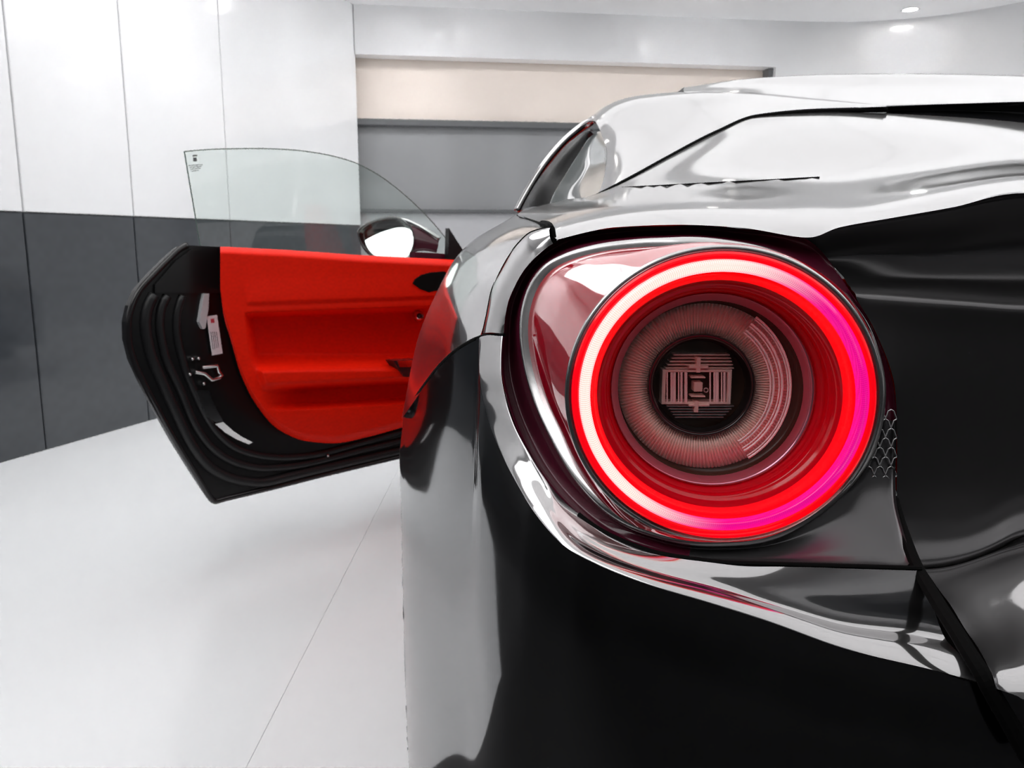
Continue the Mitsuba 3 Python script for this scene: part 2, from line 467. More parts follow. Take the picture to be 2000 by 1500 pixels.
# --- quarter panel
q_rows = [
    [(1077, 446, .70), (1048, 434, .84), (1024, 425.5, 1.05), (1010, 420.5, 1.35), (1015, 415, 1.72), (1020, 411, 2.25)],
    [(1056, 450, .70), (1020, 438, .84), (990, 436, 1.04), (972, 440, 1.38), ('w', -.028, 1.8, .985), ('w', -.022, 2.25, .985)],
    [(1008, 480, .725), (965, 470, .83), (925, 474, 1.0), (900, 488, 1.34), ('w', -.090, 1.8, .93), ('w', -.085, 2.25, .93)],
    [(960, 568, .735), (905, 560, .825), (865, 570, .99), (846, 585, 1.30), ('w', -.140, 1.8, .86), ('w', -.130, 2.25, .86)],
    [(946, 630, .73), (890, 630, .81), (845, 650, .965), (814, 664, 1.27), ('w', -.155, 1.8, .79), ('w', -.145, 2.25, .79)],
    [(936, 660, .725), (880, 696, .805), (832, 752, .945), (788, 808, 1.21), ('w', -.166, 1.8, .70), ('w', -.150, 2.25, .70)],
]
quarter = patch(q_rows, 70, 110, 80, False)
pair('car__quarter_panel', arch(gridmesh(quarter)), 'paint', True, label='rear wing beside the tail light')

# --- deck lid
deck_rows = [
    [(1078, 446, .70), (1083, 464, .69), (1092, 467, .69), (1200, 444, .675), (1320, 439, .66), (1440, 444, .645), (1576, 464, .63), (1640, 444, .635), (1740, 426, .64), (1860, 405, .64), (2000, 377, .64), ('w', .6, .635, .99), ('w', XC, .63, .995)],
    [(1050, 434, .84), (1072, 440, .75), (1100, 440, .72), (1200, 416, .71), (1320, 408, .70), (1440, 409, .69), (1576, 430, .67), (1640, 418, .68), (1740, 396, .69), (1860, 370, .70), (2000, 340, .70), ('w', .6, .69, 1.005), ('w', XC, .685, 1.01)],
    [(1012, 421, 1.2), (1080, 406, 1.1), (1170, 388, 1.0), (1230, 372, 1.0), (1340, 362, .98), (1450, 356, .97), (1600, 348, .95), (1680, 343, .95), (1780, 337, .93), (1890, 330, .92), (2000, 322, .90), ('w', .62, .9, 1.028), ('w', XC, .89, 1.03)],
    [(1015, 415, 1.7), (1092, 396, 1.5), (1168, 384, 1.28), (1250, 346, 1.24), (1360, 302, 1.22), (1480, 272, 1.2), (1600, 262, 1.18), (1690, 263, 1.15), (1790, 268, 1.13), (1900, 273, 1.11), (2000, 278, 1.1), ('w', .80, 1.10, 1.085), ('w', XC, 1.10, 1.085)],
    [(1020, 411, 2.25), (1100, 391, 2.0), (1164, 386, 1.5), (1300, 311, 1.45), (1400, 259, 1.42), (1480, 228, 1.40), (1600, 219, 1.38), (1735, 222, 1.36), (1800, 225, 1.35), (1900, 231, 1.33), (2000, 240, 1.30), ('w', .87, 1.31, 1.12), ('w', XC, 1.31, 1.12)],
]
deck = patch(deck_rows, 80, 150, 160, False)
add('car__deck_lid', both(gridmesh(deck)), 'paint', True, label='silver-lit boot lid and haunch above the tail light')

# --- roof pillar, roof, windows
pil = [
    [(1165, 383, 1.55), (1240, 342, 1.5), (1320, 298, 1.46), (1400, 256, 1.43), (1480, 225, 1.41), (1600, 214, 1.385), (1730, 208, 1.36)],
    [(1182, 335, 1.72), (1240, 295, 1.65), (1318, 262, 1.6), (1395, 230, 1.55), (1480, 210, 1.5), (1598, 207, 1.43), (1730, 207, 1.362)],
    [(1183, 285, 1.88), (1232, 245, 1.85), (1300, 222, 1.78), (1380, 202, 1.72), (1472, 194, 1.62), (1592, 199, 1.48), (1730, 207, 1.364)],
    [(1160, 236, 2.12), (1190, 208, 2.1), (1250, 188, 2.05), (1335, 180, 1.94), (1459, 181, 1.74), (1584, 191, 1.56), (1730, 206, 1.37)],
    [(1148, 246, 2.4), (1170, 216, 2.4), (1235, 192, 2.35), (1330, 182, 2.2), (1462, 182, 1.80), (1586, 192, 1.60), (1732, 207, 1.39)],
]
pair('car__roof_pillar', gridmesh(patch(pil, 50, 80, 40, False)), 'paint', True)
roof = [
    [(1335, 181, 1.93), (1400, 181, 1.84), (1459, 181, 1.74), (1584, 191, 1.57), (1735, 206, 1.40), (1870, 202, 1.39), (2000, 198, 1.38), ('w', 1.0, 1.37, 1.162), ('w', 1.4, 1.45, 1.13)],
    [(1335, 176, 2.0), (1420, 168, 1.95), (1500, 164, 1.86), (1610, 165, 1.75), (1740, 168, 1.66), (1870, 168, 1.62), (2000, 170, 1.60), ('w', 1.2, 1.60, 1.23), ('w', 1.5, 1.66, 1.17)],
    [(1330, 175, 2.2), (1400, 161, 2.1), (1480, 152, 2.0), (1560, 147, 1.95), (1690, 144, 1.90), (1850, 145, 1.86), (2000, 149, 1.85), ('w', 1.35, 1.92, 1.30), ('w', 1.56, 2.0, 1.24)],
    [('w', .30, 2.6, 1.30), ('w', .38, 2.6, 1.31), ('w', .45, 2.6, 1.318), ('w', .55, 2.6, 1.32), ('w', .7, 2.6, 1.322), ('w', .85, 2.6, 1.322), ('w', 1.1, 2.6, 1.32), ('w', 1.35, 2.6, 1.31), ('w', 1.54, 2.6, 1.29)],
    [('w', .34, 3.0, 1.19), ('w', .42, 3.0, 1.2), ('w', .5, 3.0, 1.205), ('w', .6, 3.0, 1.21), ('w', .7, 3.0, 1.21), ('w', .85, 3.0, 1.21), ('w', 1.1, 3.0, 1.21), ('w', 1.35, 3.0, 1.2), ('w', 1.5, 3.0, 1.19)],
]
add('car__roof', gridmesh(patch(roof, 60, 90, 40, False)), 'paint', True)
rw = [[(1732, 208, 1.39), (1860, 203, 1.385), (2000, 199, 1.375), ('w', 1.05, 1.37, 1.16)],
      [(1732, 216, 1.41), (1860, 216, 1.41), (2000, 222, 1.40), ('w', 1.05, 1.40, 1.14)],
      [(1725, 224, 1.38), (1860, 231, 1.36), (2000, 243, 1.32), ('w', 1.05, 1.34, 1.11)]]
add('car__rear_window', gridmesh(patch(rw, 16, 40, 2, False)), 'dark_glass', True, label='dark slot of the rear window')
gap = [(1160, 386, 1.53), (1240, 344, 1.48), (1300, 311, 1.455), (1400, 259, 1.425), (1480, 228, 1.405), (1600, 217, 1.382), (1732, 214, 1.37)]
add('car__roof_gap_seal', tube(smooth_curve([U(*q) for q in gap], 80), .0045, 8), 'black_matte')
# side window of the rear, its black frame and the rail
fo = smooth_curve([U(*q) for q in [(1016, 413, 2.32), (1040, 368, 2.31), (1069, 326, 2.3), (1116, 274, 2.27), (1150, 254, 2.22), (1160, 258, 2.15)]], 40)
fi = smooth_curve([U(*q) for q in [(1072, 402, 2.22), (1085, 372, 2.22), (1100, 348, 2.22), (1130, 300, 2.2), (1150, 270, 2.18), (1160, 262, 2.15)]], 40)
add('car__side_window_frame', gridmesh(pchip(np.array([fo, fo * .5 + fi * .5 + [-.01, -.012, .004], fi]), 10, 0)), 'black_satin', True)
rail = [(1010, 414, 2.34), (1036, 366, 2.33), (1064, 322, 2.32), (1112, 268, 2.30), (1145, 243, 2.28), (1165, 232, 2.24)]
add('car__roof_rail', tube(smooth_curve([U(*q) for q in rail], 40), .012, 10), 'paint', True)
gw = [[(1072, 402, 2.225), (1085, 372, 2.225), (1100, 348, 2.225), (1130, 300, 2.205), (1160, 260, 2.155)],
      [(1168, 388, 1.66), (1178, 350, 1.74), (1183, 320, 1.80), (1184, 290, 1.9), (1176, 255, 2.02)]]
scene['pale_glass'] = principled((.62, .63, .63), .06, specular=.8)
add('car__side_window', gridmesh(patch([gw[0], [tuple((np.array(a) + np.array(b)) / 2) for a, b in zip(*gw)], gw[1]], 20, 30, 0, False)), 'glass', True, label='small rear side window')

# --- rear fascia, right of the lamp
def ext(r, x=XC, dy=-.02, dz=0.0):
    p = np.array(r[-1][1:]) if r[-1][0] == 'w' else U(*r[-1])
    return r + [('w', (p[0] + x) / 2, p[1] + dy * .7, p[2] + dz * .5), ('w', x, p[1] + dy, p[2] + dz)]


FO = [-.008, -.004, -.001, 0, 0]


def fy(y, *px, o=FO):
    return [('w', *Uy(a, b, y + k)) for (a, b), k in zip(px, o)]


fas = [
    [(1570, 452, .68), (1640, 434, .68), (1740, 416, .685), (1860, 396, .685), (2000, 366, .685)],
    [(1570, 463, .645), (1640, 445, .65), (1740, 428, .655), (1860, 408, .655), (2000, 380, .655)],
    [(1612, 505, .675), (1690, 496, .685), (1790, 490, .69), (1900, 482, .69), (2000, 474, .69)],
    [(1648, 542, .665), (1730, 545, .685), (1820, 547, .69), (1910, 548, .69), (2000, 549, .69)],
    [(1658, 558, .645), (1740, 562, .66), (1820, 568, .66), (1910, 574, .66), (2000, 580, .66)],
    fy(.607, (1666, 569), (1740, 573), (1820, 579), (1910, 585), (2000, 591)),
    fy(.5965, (1672, 580), (1742, 586), (1822, 592), (1912, 598), (2000, 605)),
    fy(.599, (1706, 640), (1770, 645), (1850, 650), (1920, 652), (2000, 655)),
    fy(.600, (1748, 760), (1800, 760), (1870, 760), (1930, 760), (2000, 760)),
    fy(.601, (1752, 880), (1800, 890), (1870, 890), (1930, 885), (2000, 880)),
    fy(.601, (1752, 980), (1805, 990), (1870, 990), (1940, 975), (2000, 950)),
    fy(.596, (1775, 1055), (1822, 1058), (1880, 1052), (1940, 1032), (2000, 1002)),
    fy(.586, (1792, 1100), (1842, 1097), (1892, 1086), (1942, 1066), (2000, 1036)),
    fy(.592, (1797, 1112), (1845, 1108), (1895, 1096), (1945, 1076), (2000, 1046)),
]
fas = [ext(r, dz=.05 * max(0, (i - 8) / 5)) for i, r in enumerate(fas)]
add('car__rear_fascia', both(gridmesh(patch(fas, 130, 60, 14, False))), 'satin_dark', True, label='dark recessed tail panel right of the lamp')
cb = [
    fy(.590, (1806, 1112), (1850, 1108), (1900, 1094), (1950, 1074), (2000, 1046)),
    fy(.566, (1812, 1120), (1852, 1114), (1900, 1100), (1950, 1080), (2000, 1052), o=[-.006, -.003, 0, 0, 0]),
    fy(.535, (1848, 1170), (1890, 1165), (1930, 1150), (1965, 1130), (2000, 1110), o=[-.010, -.003, .002, .002, 0]),
    fy(.502, (1895, 1243), (1930, 1240), (1960, 1230), (1980, 1220), (2000, 1210), o=[-.010, -.003, .002, .002, 0]),
    [(1938, 1318, .489), (1955, 1322, .487), (1970, 1328, .485), (1985, 1333, .483), (2000, 1340, .482)],
    [(1945, 1345, .487), (1960, 1350, .486), (1975, 1355, .485), (1988, 1360, .484), (2000, 1366, .483)],
]
add('car__bumper_centre', both(gridmesh(patch([ext(r, dy=-.01, dz=.06 * (4 - i) / 4 if i < 4 else 0) for i, r in enumerate(cb)], 40, 50, 60, False))), 'paint', True)
gl = [(1746, 975, .592), (1765, 1040, .572), (1790, 1106, .552), (1830, 1175, .528), (1880, 1255, .505), (1928, 1335, .492), (1965, 1400, .495), (2010, 1480, .50)]
add('car__bumper_gap', tube(smooth_curve([U(*q) for q in gl], 60), np.linspace(.0035, .006, 60), 8), 'black_matte')
add('car__bumper_seam', tube(np.vstack([fwd, smooth_curve(seam3, 40), U(946, 655, .722)[None], U(985, 654, .698)[None]]), .0016, 6), 'black_matte')
add('car__deck_seam', tube(smooth_curve([U(*q) for q in [(1010, 420.5, 1.34), (1024, 425.5, 1.045), (1048, 434, .835), (1077, 445, .695), (1082, 475, .696)]], 40), np.r_[np.full(30, .0012), np.full(10, .0028)], 6), 'black_matte')


def onsurf(G, pts, up=.0004):
    """the points of a sheet that are seen at these pixels"""
    V_ = G.reshape(-1, 3) - [0, 0, CAMH]
    dep = V_[:, 1] * CP - V_[:, 2] * SP
    qx, qy = 1000 + F * V_[:, 0] / dep, 750 - F * (V_[:, 1] * SP + V_[:, 2] * CP) / dep
    out = []
    for x, y in pts:
        k = np.argsort((qx - x) ** 2 + (qy - y) ** 2)[:4]
        out.append(U(x, y, -.0006 + np.average(dep[k], weights=1 / (1 + np.hypot(qx[k] - x, qy[k] - y)))))
    return np.array(out)


sl = onsurf(deck, smooth_curve(np.array([(1215, 366), (1300, 362), (1400, 357), (1500, 352), (1600, 346.5)], float), 30))
add('car__boot_seam', tube(sl, .0010, 6), 'black_matte')
add('car__ledge_seam', tube(smooth_curve([U(px, py, d) for px, py, d in I_line[7:]], 60) + [0, 0, .0], .0016, 6), 'black_matte')

# ------------------------------------------------------------------ tail light
NA = 288
ang = np.arange(NA) * 2 * math.pi / NA
LC = (1395.0, 768.0)


def star(pts, sm=3):
    """closed outline (px, py, depth) resampled by angle about the lamp's middle"""
    p = np.array(pts, float)
    a = np.arctan2(-(p[:, 1] - LC[1]), p[:, 0] - LC[0]) % (2 * math.pi)
    o = np.argsort(a)
    a, p = a[o], p[o]
    r = np.hypot(p[:, 0] - LC[0], p[:, 1] - LC[1])
    a3 = np.r_[a - 2 * math.pi, a, a + 2 * math.pi]
    rr = PchipInterpolator(a3, np.tile(r, 3))(ang)
    dd = PchipInterpolator(a3, np.tile(p[:, 2], 3))(ang)
    for _ in range(sm):
        rr = .5 * rr + .25 * (np.roll(rr, 1) + np.roll(rr, -1))
    for _ in range(sm + 20):
        dd = .5 * dd + .25 * (np.roll(dd, 1) + np.roll(dd, -1))
    return np.stack([LC[0] + rr * np.cos(ang), LC[1] - rr * np.sin(ang), dd], 1)


def lift(q):
    return np.array([U(*w) for w in q])


def ell(cx, cy, a, b, y):
    return np.array([Uy(cx + a * math.cos(w), cy - b * math.sin(w), y) for w in ang])


def loft(rings, n=None, closed=True):
    G = np.array(rings)
    if n:
        G = pchip(G, n, 0)
    return gridmesh(G, True)


O = star([(1086, 470, .70), (1200, 446, .685), (1320, 441, .67), (1440, 446, .655), (1576, 467, .645), (1640, 538, .655), (1662, 572, .625), (1700, 632, .60), (1746, 760, .592), (1750, 880, .59), (1750, 980, .584), (1770, 1060, .562), (1782, 1106, .545),
          (1700, 1107, .55), (1600, 1104, .555), (1500, 1101, .56), (1400, 1097, .57), (1300, 1083, .58), (1200, 1049, .595), (1130, 1004, .61), (1068, 940, .635), (1020, 860, .66), (992, 784, .68), (980, 720, .69), (984, 656, .70), (992, 592, .70), (1020, 532, .70), (1060, 490, .70)])
T0 = star([(1014, 648, .672), (1020, 592, .672), (1038, 546, .67), (1060, 518, .665), (1100, 496, .66), (1160, 478, .655), (1240, 467, .65), (1320, 463, .64), (1440, 471, .635), (1500, 484, .63), (1560, 508, .625), (1620, 545, .615), (1660, 583, .61), (1700, 640, .60), (1720, 696, .595), (1731, 760, .59), (1726, 820, .588), (1705, 888, .586),
           (1668, 945, .585), (1625, 988, .583), (1570, 1027, .582), (1500, 1058, .58), (1400, 1068, .582), (1300, 1056, .588), (1200, 1016, .60), (1140, 960, .615), (1080, 868, .64), (1040, 780, .66), (1018, 690, .67)], 6)


def mixq(a, b, t, dd=0.0):
    q = a * (1 - t) + b * t
    q[:, 2] += dd
    return q


leftness = np.clip((-np.cos(ang) + np.sin(ang) * .8 + .2), 0, 1)[:, None]
well1 = O.copy()
well1[:, 2] += .012 + .012 * leftness[:, 0]
well2 = mixq(O, T0, .35)
well2[:, 2] += .004 + .03 * leftness[:, 0]
well3 = mixq(O, T0, .85)
well3[:, 2] += .004 + .02 * leftness[:, 0]
WELL = pchip(np.array([lift(w) for w in (O, mixq(O, T0, .05, .002), mixq(O, T0, .2, .004) + np.c_[np.zeros((NA, 2)), .02 * leftness], well2, well3, T0)]), 30, 0)
k0, k1 = int(NA * 262 / 360), int(NA * 352 / 360)
add('car__tail_light', gridmesh(np.concatenate([WELL[:, k1:], WELL[:, :k0 + 1]], 1)), 'burgundy_gloss', True)
add('car__lamp_plinth', gridmesh(WELL[:, k0:k1 + 1]), 'satin_dark', True, label='dark satin ledge under the tail light')
labels['car__tail_light'] = {'label': 'round tail light, dark wine-red well around its lens'}
# rim and lens
c_in = np.array([LC[0], LC[1], 0])


def inset(q, px, dd):
    v = q[:, :2] - np.array(LC)
    L = np.linalg.norm(v, axis=1, keepdims=True)
    o = q.copy()
    o[:, :2] = np.array(LC) + v * (1 - px / L)
    o[:, 2] += dd
    return o


T0b = inset(T0, 2, -.006)
T1 = inset(T0, 9 + 9 * leftness[:, :1], -.008)
add('car__tail_light__lens_rim', loft([lift(T0), lift(T0b), lift(T1)], 12), 'satin_metal', True, label='pale outer edge of the lens')
YR = .555
R0 = ell(1414, 771, 303, 285, YR + .006)
R0b = ell(1414, 771, 298, 280, YR)
T1w = lift(T1)
dpt = (T1w - R0)
bul = T1w * .55 + R0 * .45 + np.array([0, -.014, .004]) * (np.linalg.norm(dpt, axis=1) / .08).clip(0, 1)[:, None]
bul2 = T1w * .2 + R0 * .8 + np.array([0, -.006, .002]) * (np.linalg.norm(dpt, axis=1) / .08).clip(0, 1)[:, None]
add('car__tail_light__outer_lens', loft([T1w, bul, bul2, R0, R0b], 30), 'red_lens', True, label='glossy red flared outer lens')


def emit(fn):
    return {'type': 'area', 'radiance': fn}


CW = Uy(1414, 771, YR)


def ring_color(p, n, uv):
    x, z = p.x - float(CW[0]), p.z - float(CW[2])
    a = dr.atan2(z, x)                                     # 0 right, pi/2 top
    # overexposed white on the left, saturated magenta on the right, put into the glow
    c = dr.cos(a - 2.75)                                   # 1 towards the upper left
    w = smoothstep(-.45, .45, c)
    tick = .84 + .16 * dr.cos(a * 420)
    rr = dr.sqrt(x * x + z * z)
    band = .86 + .14 * dr.cos(rr * 6500)
    edge = smoothstep(.30, .5, dr.abs(uv.y - .5))
    hot, cool = mi.Color3f(1.65, 1.42, 1.25), mi.Color3f(1.15, .006, .42)
    return mix(mix(cool, hot, w) * tick * band, mi.Color3f(1.1, .004, .30), edge * (.9 - .55 * w))


def red_glow(p, n, uv):
    return mi.Color3f(.85, .001, .004)


R1 = ell(1414.5, 771, 284, 265, YR - .001)
R1m = ell(1413.5, 771, 272, 254, YR - .006)
R2 = ell(1412, 772, 259, 241, YR + .001)
G = pchip(np.array([R1, R1m, R2]), 10, 0)
G = np.concatenate([G, G[:, :1]], 1)
ruv = np.stack(np.meshgrid(np.linspace(0, 1, NA + 1), np.linspace(0, 1, 10)), -1).reshape(-1, 2)
scene['car__tail_light__light_ring'] = mikit.ply(gridmesh(G), 'red_plastic', True, uv=ruv, emitter=emit(proc(ring_color)))
labels['car__tail_light__light_ring'] = {'label': 'glowing ring, white on the left and magenta on the right'}
m = loft([R0b, ell(1414.5, 771, 291, 273, YR - .0015), R1], 6)  # red plastic outside the ring; the ring's light on it is given as emission
scene['car__tail_light__red_glow_wall'] = mikit.ply(m, 'red_plastic', True, emitter=emit(rgb(.9, .0008, .005)))
m = loft([R2, ell(1410, 771, 250, 232, YR + .006), ell(1406, 769, 240, 222, YR + .014)], 8)  # inner red wall, ring light put in as its own glow
scene['car__tail_light__red_glow_wall_001'] = mikit.ply(m, 'red_plastic', True, emitter=emit(rgb(1.0, .0008, .003)))
m = loft([ell(1406, 769, 240, 222, YR + .014), ell(1402, 766, 226, 210, YR + .020), ell(1400, 765, 218, 203, YR + .022), ell(1398, 764, 214, 200, YR + .030), ell(1393, 761, 200, 188, YR + .038)], 24)
add('car__tail_light__red_cone', m, 'red_plastic', True)
scene['rose_metal'] = principled((.72, .30, .40), .20, .8, specular=.6)
m = loft([ell(1393, 761, 200, 188, YR + .038), ell(1392, 760, 198, 187, YR + .036), ell(1388, 758, 181, 171, YR + .045)], 8)
add('car__tail_light__inner_rim', m, 'rose_metal', True, label='rosy reflecting inner rim')
m = loft([ell(1388, 758, 181, 171, YR + .045), ell(1384, 757, 178, 168, YR + .049), ell(1377, 753, 170, 161, YR + .052)], 10)
add('car__tail_light__inner_cone', m, 'brown_plastic', True)
add('car__tail_light__lens_bead', tube(ell(1414, 771, 305, 287, YR + .004), .0022, 10, True), 'satin_metal', True)
# fluted annulus
nf, per = 150, 6
A = np.arange(nf * per) * 2 * math.pi / (nf * per)
rows = []
for t in np.linspace(0, 1, 28):
    cx, cy, a, b = 1377 + (1370 - 1377) * t, 753 + (752 - 753) * t, 170 + (104 - 170) * t, 161 + (99 - 161) * t
    yb = YR + .052 - .008 * math.sin(t * math.pi) - .004 * t
    yy = yb + .0013 * np.cos(A * nf) + .0004 * math.cos(t * 14 * 2 * math.pi)
    rows.append([Uy(cx + a * math.cos(w), cy - b * math.sin(w), y) for w, y in zip(A, yy)])
add('car__tail_light__fluted_reflector', gridmesh(np.array(rows), True), 'flute_metal', True, label='finely ribbed rosy reflector ring')
for a_, b_, y_, rad in ((176, 168, .034, .0009), (171, 163, .034, .0006), (160, 152, .033, .0009), (154, 146, .033, .0006), (143, 135, .033, .0009), (137, 130, .032, .0006)):
    w = np.linspace(math.radians(52), math.radians(-58), 60)
    P = [Uy(1376 + a_ * math.cos(k) - 8, 752 - b_ * math.sin(k), YR + y_) for k in w]
    add('car__tail_light__chrome_arc', tube(P, rad, 8), 'prism_white', True)
# projector in the middle
m = loft([ell(1370, 752, 106, 101, YR + .046), ell(1370, 752, 103, 98, YR + .041), ell(1370, 752, 97, 92, YR + .043), ell(1368, 751, 92, 87, YR + .052), ell(1366, 750, 88, 84, YR + .064)], 20)
add('car__tail_light__projector_bezel', m, 'black_gloss', True)
yb = YR + .064
cen = ell(1366, 750, 88, 84, yb)
m = gridmesh(np.array([cen, np.repeat(cen.mean(0)[None], NA, 0)]), True)
add('car__tail_light__projector_back', m, 'brown_plastic', False)


def pbox(x0, y0, x1, y1, yf, yk):
    """a box whose front face covers these pixels at distance yf and that runs back to yk"""
    a, b = Uy(x0, y0, yf), Uy(x1, y1, yf)
    return box(min(a[0], b[0]), max(a[0], b[0]), yf, yk, min(a[2], b[2]), max(a[2], b[2]), .0003)


for k in range(18):
    x = 1303 + k * 7 + (1.5 if k % 2 else 0)
    if 1343 < x < 1383:
        continue
    P = [Uy(x, y, YR + .053) for y in np.linspace(727, 786, 8)]
    add('car__tail_light__prism_bar', tube(P, .0006 + .0003 * (k % 3), 8), 'prism_white', True)
add('car__tail_light__reflector_tray', join(pbox(1296, 722, 1426, 727, YR + .052, yb), pbox(1296, 785, 1426, 790, YR + .052, yb), pbox(1294, 722, 1299, 790, YR + .052, yb), pbox(1422, 722, 1427, 790, YR + .052, yb)), 'flute_metal')
for k in range(5):
    add('car__tail_light__slat', pbox(1308 - 4 * k + 8, 692 + 6.5 * k, 1432 + 2 * k - 6, 694.5 + 6.5 * k, YR + .053, yb), 'flute_metal')
for k in range(5):
    add('car__tail_light__slat', pbox(1302 + 4 * k, 792 + 5.5 * k, 1434 - 5 * k, 795 + 5.5 * k, YR + .052, yb), 'satin_metal')
for a in ((1361, 698, 1368, 728), (1357, 784, 1364, 806), (1346, 715, 1384, 720), (1346, 790, 1386, 794), (1350, 736, 1378, 739), (1350, 773, 1378, 776), (1356, 747, 1372, 765)):
    add('car__tail_light__bulb_clip', pbox(*a, YR + .050, yb - .003), 'flute_metal')
hole = [Uy(1379 + 4 * math.cos(w), 762 - 4 * math.sin(w), YR + .05) for w in np.linspace(0, 2 * math.pi, 17)[:-1]]
add('car__tail_light__bulb_ring', tube(hole, .0005, 6, True), 'chrome', True)

# mesh grille beside the lamp
T0poly = Polygon(T0[:, :2])
wires = []
reg = Polygon([(1747, 795), (1752, 990), (1640, 990), (1600, 1010), (1690, 795)]).difference(T0poly.buffer(-8)).buffer(6)
sx, sy = 22.0, 25.0


def onmesh(x, y):
    d = .594 + .006 * (np.hypot(x - 1560, y - 800) / 200 - 1)
    return U(x, y, d - .004)


for c in range(-1, 9):
    for r in range(-1, 11):
        x, y = 1630 + c * sx + (sx / 2 if r % 2 else 0), 800 + r * sy * .74
        for q in ([(x, y), (x + sx * .25, y + 3), (x + sx * .5, y + sy * .74)], [(x, y), (x - sx * .25, y + 3), (x - sx * .5, y + sy * .74)]):
            if all(reg.contains(Point(*k)) for k in (q[0], q[2])):
                wires.append(tube([onmesh(*k) for k in q], .0006, 6))
if wires:
    add('car__grille', join(*wires), 'satin_metal', True, label='fine wire mesh beside the lamp')
    labels['car__grille']['kind'] = 'stuff'

# ------------------------------------------------------------------ the open door
DP0 = np.array([-.88, 2.334, .2])
DD = np.array([math.sin(math.radians(45)), math.cos(math.radians(45)), 0])
DN = np.array([DD[1], -DD[0], 0])          # towards the camera


def D(px, py, off=0.0):
    return Upl(px, py, DP0 + DN * off, DN)


outline = [(430, 482), (366, 479), (352, 486), (330, 506), (300, 536), (272, 568), (258, 598), (251, 630), (252, 665), (262, 705), (280, 745), (310, 803), (345, 866), (385, 930), (416, 977), (422, 979), (440, 974), (520, 955), (640, 925), (775, 893), (960, 848), (1010, 815), (1010, 520), (900, 510)]
o3 = np.array([D(*q) for q in outline])
slab = prism(o3 - DN * .05, DN, .05)
add('car__door', slab, 'black_satin', label='open door, black inner frame')
skin_o = np.array([D(*q, -.05) for q in outline])
c = skin_o.mean(0)
SG = [skin_o, c + (skin_o - c) * .97 - DN * .03, c + (skin_o - c) * .7 - DN * .07, c + (skin_o - c) * .3 - DN * .085, np.repeat((c - DN * .09)[None], len(skin_o), 0)]
add('car__door__outer_skin', gridmesh(pchip(np.array(SG), 16, 0), True), 'paint', True)
ribs = [
    [(300, 576), (286, 610), (284, 640), (292, 684), (316, 745), (342, 803), (374, 868), (412, 914), (468, 938), (524, 940), (580, 926), (676, 903), (776, 880), (900, 850)],
    [(326, 578), (313, 612), (312, 640), (321, 690), (352, 762), (382, 832), (420, 880), (468, 906), (524, 914), (600, 905), (700, 880), (776, 862), (900, 832)],
    [(356, 578), (345, 620), (345, 650), (357, 706), (388, 784), (420, 840), (460, 875), (524, 892), (570, 893), (620, 887), (700, 866), (776, 845), (900, 812)],
]
for r, w in zip(ribs, (.016, .013, .012)):
    P = smooth_curve([D(*q, .0) for q in r], 70)
    add('car__door__weather_seal', tube(P, w, 12), 'rubber', True)
edge = smooth_curve([D(*q, .0) for q in outline[1:22]], 120)
add('car__door__edge_trim', tube(edge, .009, 8), 'black_gloss', True)
# flat upper corner plate
cor = [(430, 488), (372, 486), (340, 510), (300, 556), (300, 572), (434, 572)]
add('car__door__corner_plate', prism([D(*q, 0) for q in cor], DN, .010), 'black_satin')

# red trim panel as a relief
xs = np.unique(np.r_[np.linspace(430, 440, 8), np.linspace(440, 560, 70), np.linspace(560, 960, 130)])
yt = np.interp(xs, [430, 445, 480, 560, 700, 800, 900, 960], [482, 482, 484, 488, 498, 503, 508, 511])
ybm = PchipInterpolator([430, 432, 436, 450, 470, 500, 545, 600, 650, 720, 775, 900, 960], [565, 580, 612, 662, 730, 790, 840, 862, 866, 853, 838, 800, 782])(xs)
Vv = np.linspace(0, 1, 170)


def sm(a, b, x):
    t = np.clip((x - a) / (b - a), 0, 1)
    return t * t * (3 - 2 * t)


def relief(x, y, x_edge, y0, y1):
    h = .108 * np.ones_like(x)
    base_l = PchipInterpolator([480, 600, 700, 760, 870], [484, 480, 492, 514, 560])(np.clip(y, 480, 870))   # where the raised border turns in
    ins = sm(-4, 14, x - base_l)
    # soft seam above the scoop
    gy = 596 - (x - 490) * .036
    h += ins * (-.007 * np.exp(-((y - gy) / 3.2) ** 2))
    h += ins * (.006 * sm(gy - 60, gy, y) * (1 - sm(gy, gy + 4, y)))
    # ledge under the seam rolling into the scoop
    s0 = gy + 14
    scoop = sm(s0, s0 + 11, y) * (1 - sm(690, 728 - (x - 500) * .006, y))
    h -= ins * .102 * scoop
    # arm rest: juts out from about 728 to 748
    ay = 731 - (x - 500) * .052
    arm = sm(ay - 25, ay, y) * (1 - sm(ay + 18, ay + 34, y))
    h += ins * .030 * arm * sm(470, 520, x)
    # pocket below it
    p0 = ay + 30
    pk = sm(p0 - 8, p0 + 6, y) * (1 - sm(p0 + 30, p0 + 44, y)) * sm(512, 600, x)
    h -= .085 * pk
    # lower part leans back towards the sill
    h -= .022 * sm(800, 870, y)
    # rounded rim
    e = np.minimum(np.minimum(y - y0, (y1 - y) * .9), 40)
    h *= .12 + .88 * np.sqrt(np.clip(1 - (1 - np.clip(e / 14, 0, 1)) ** 2, 0, 1))
    return h


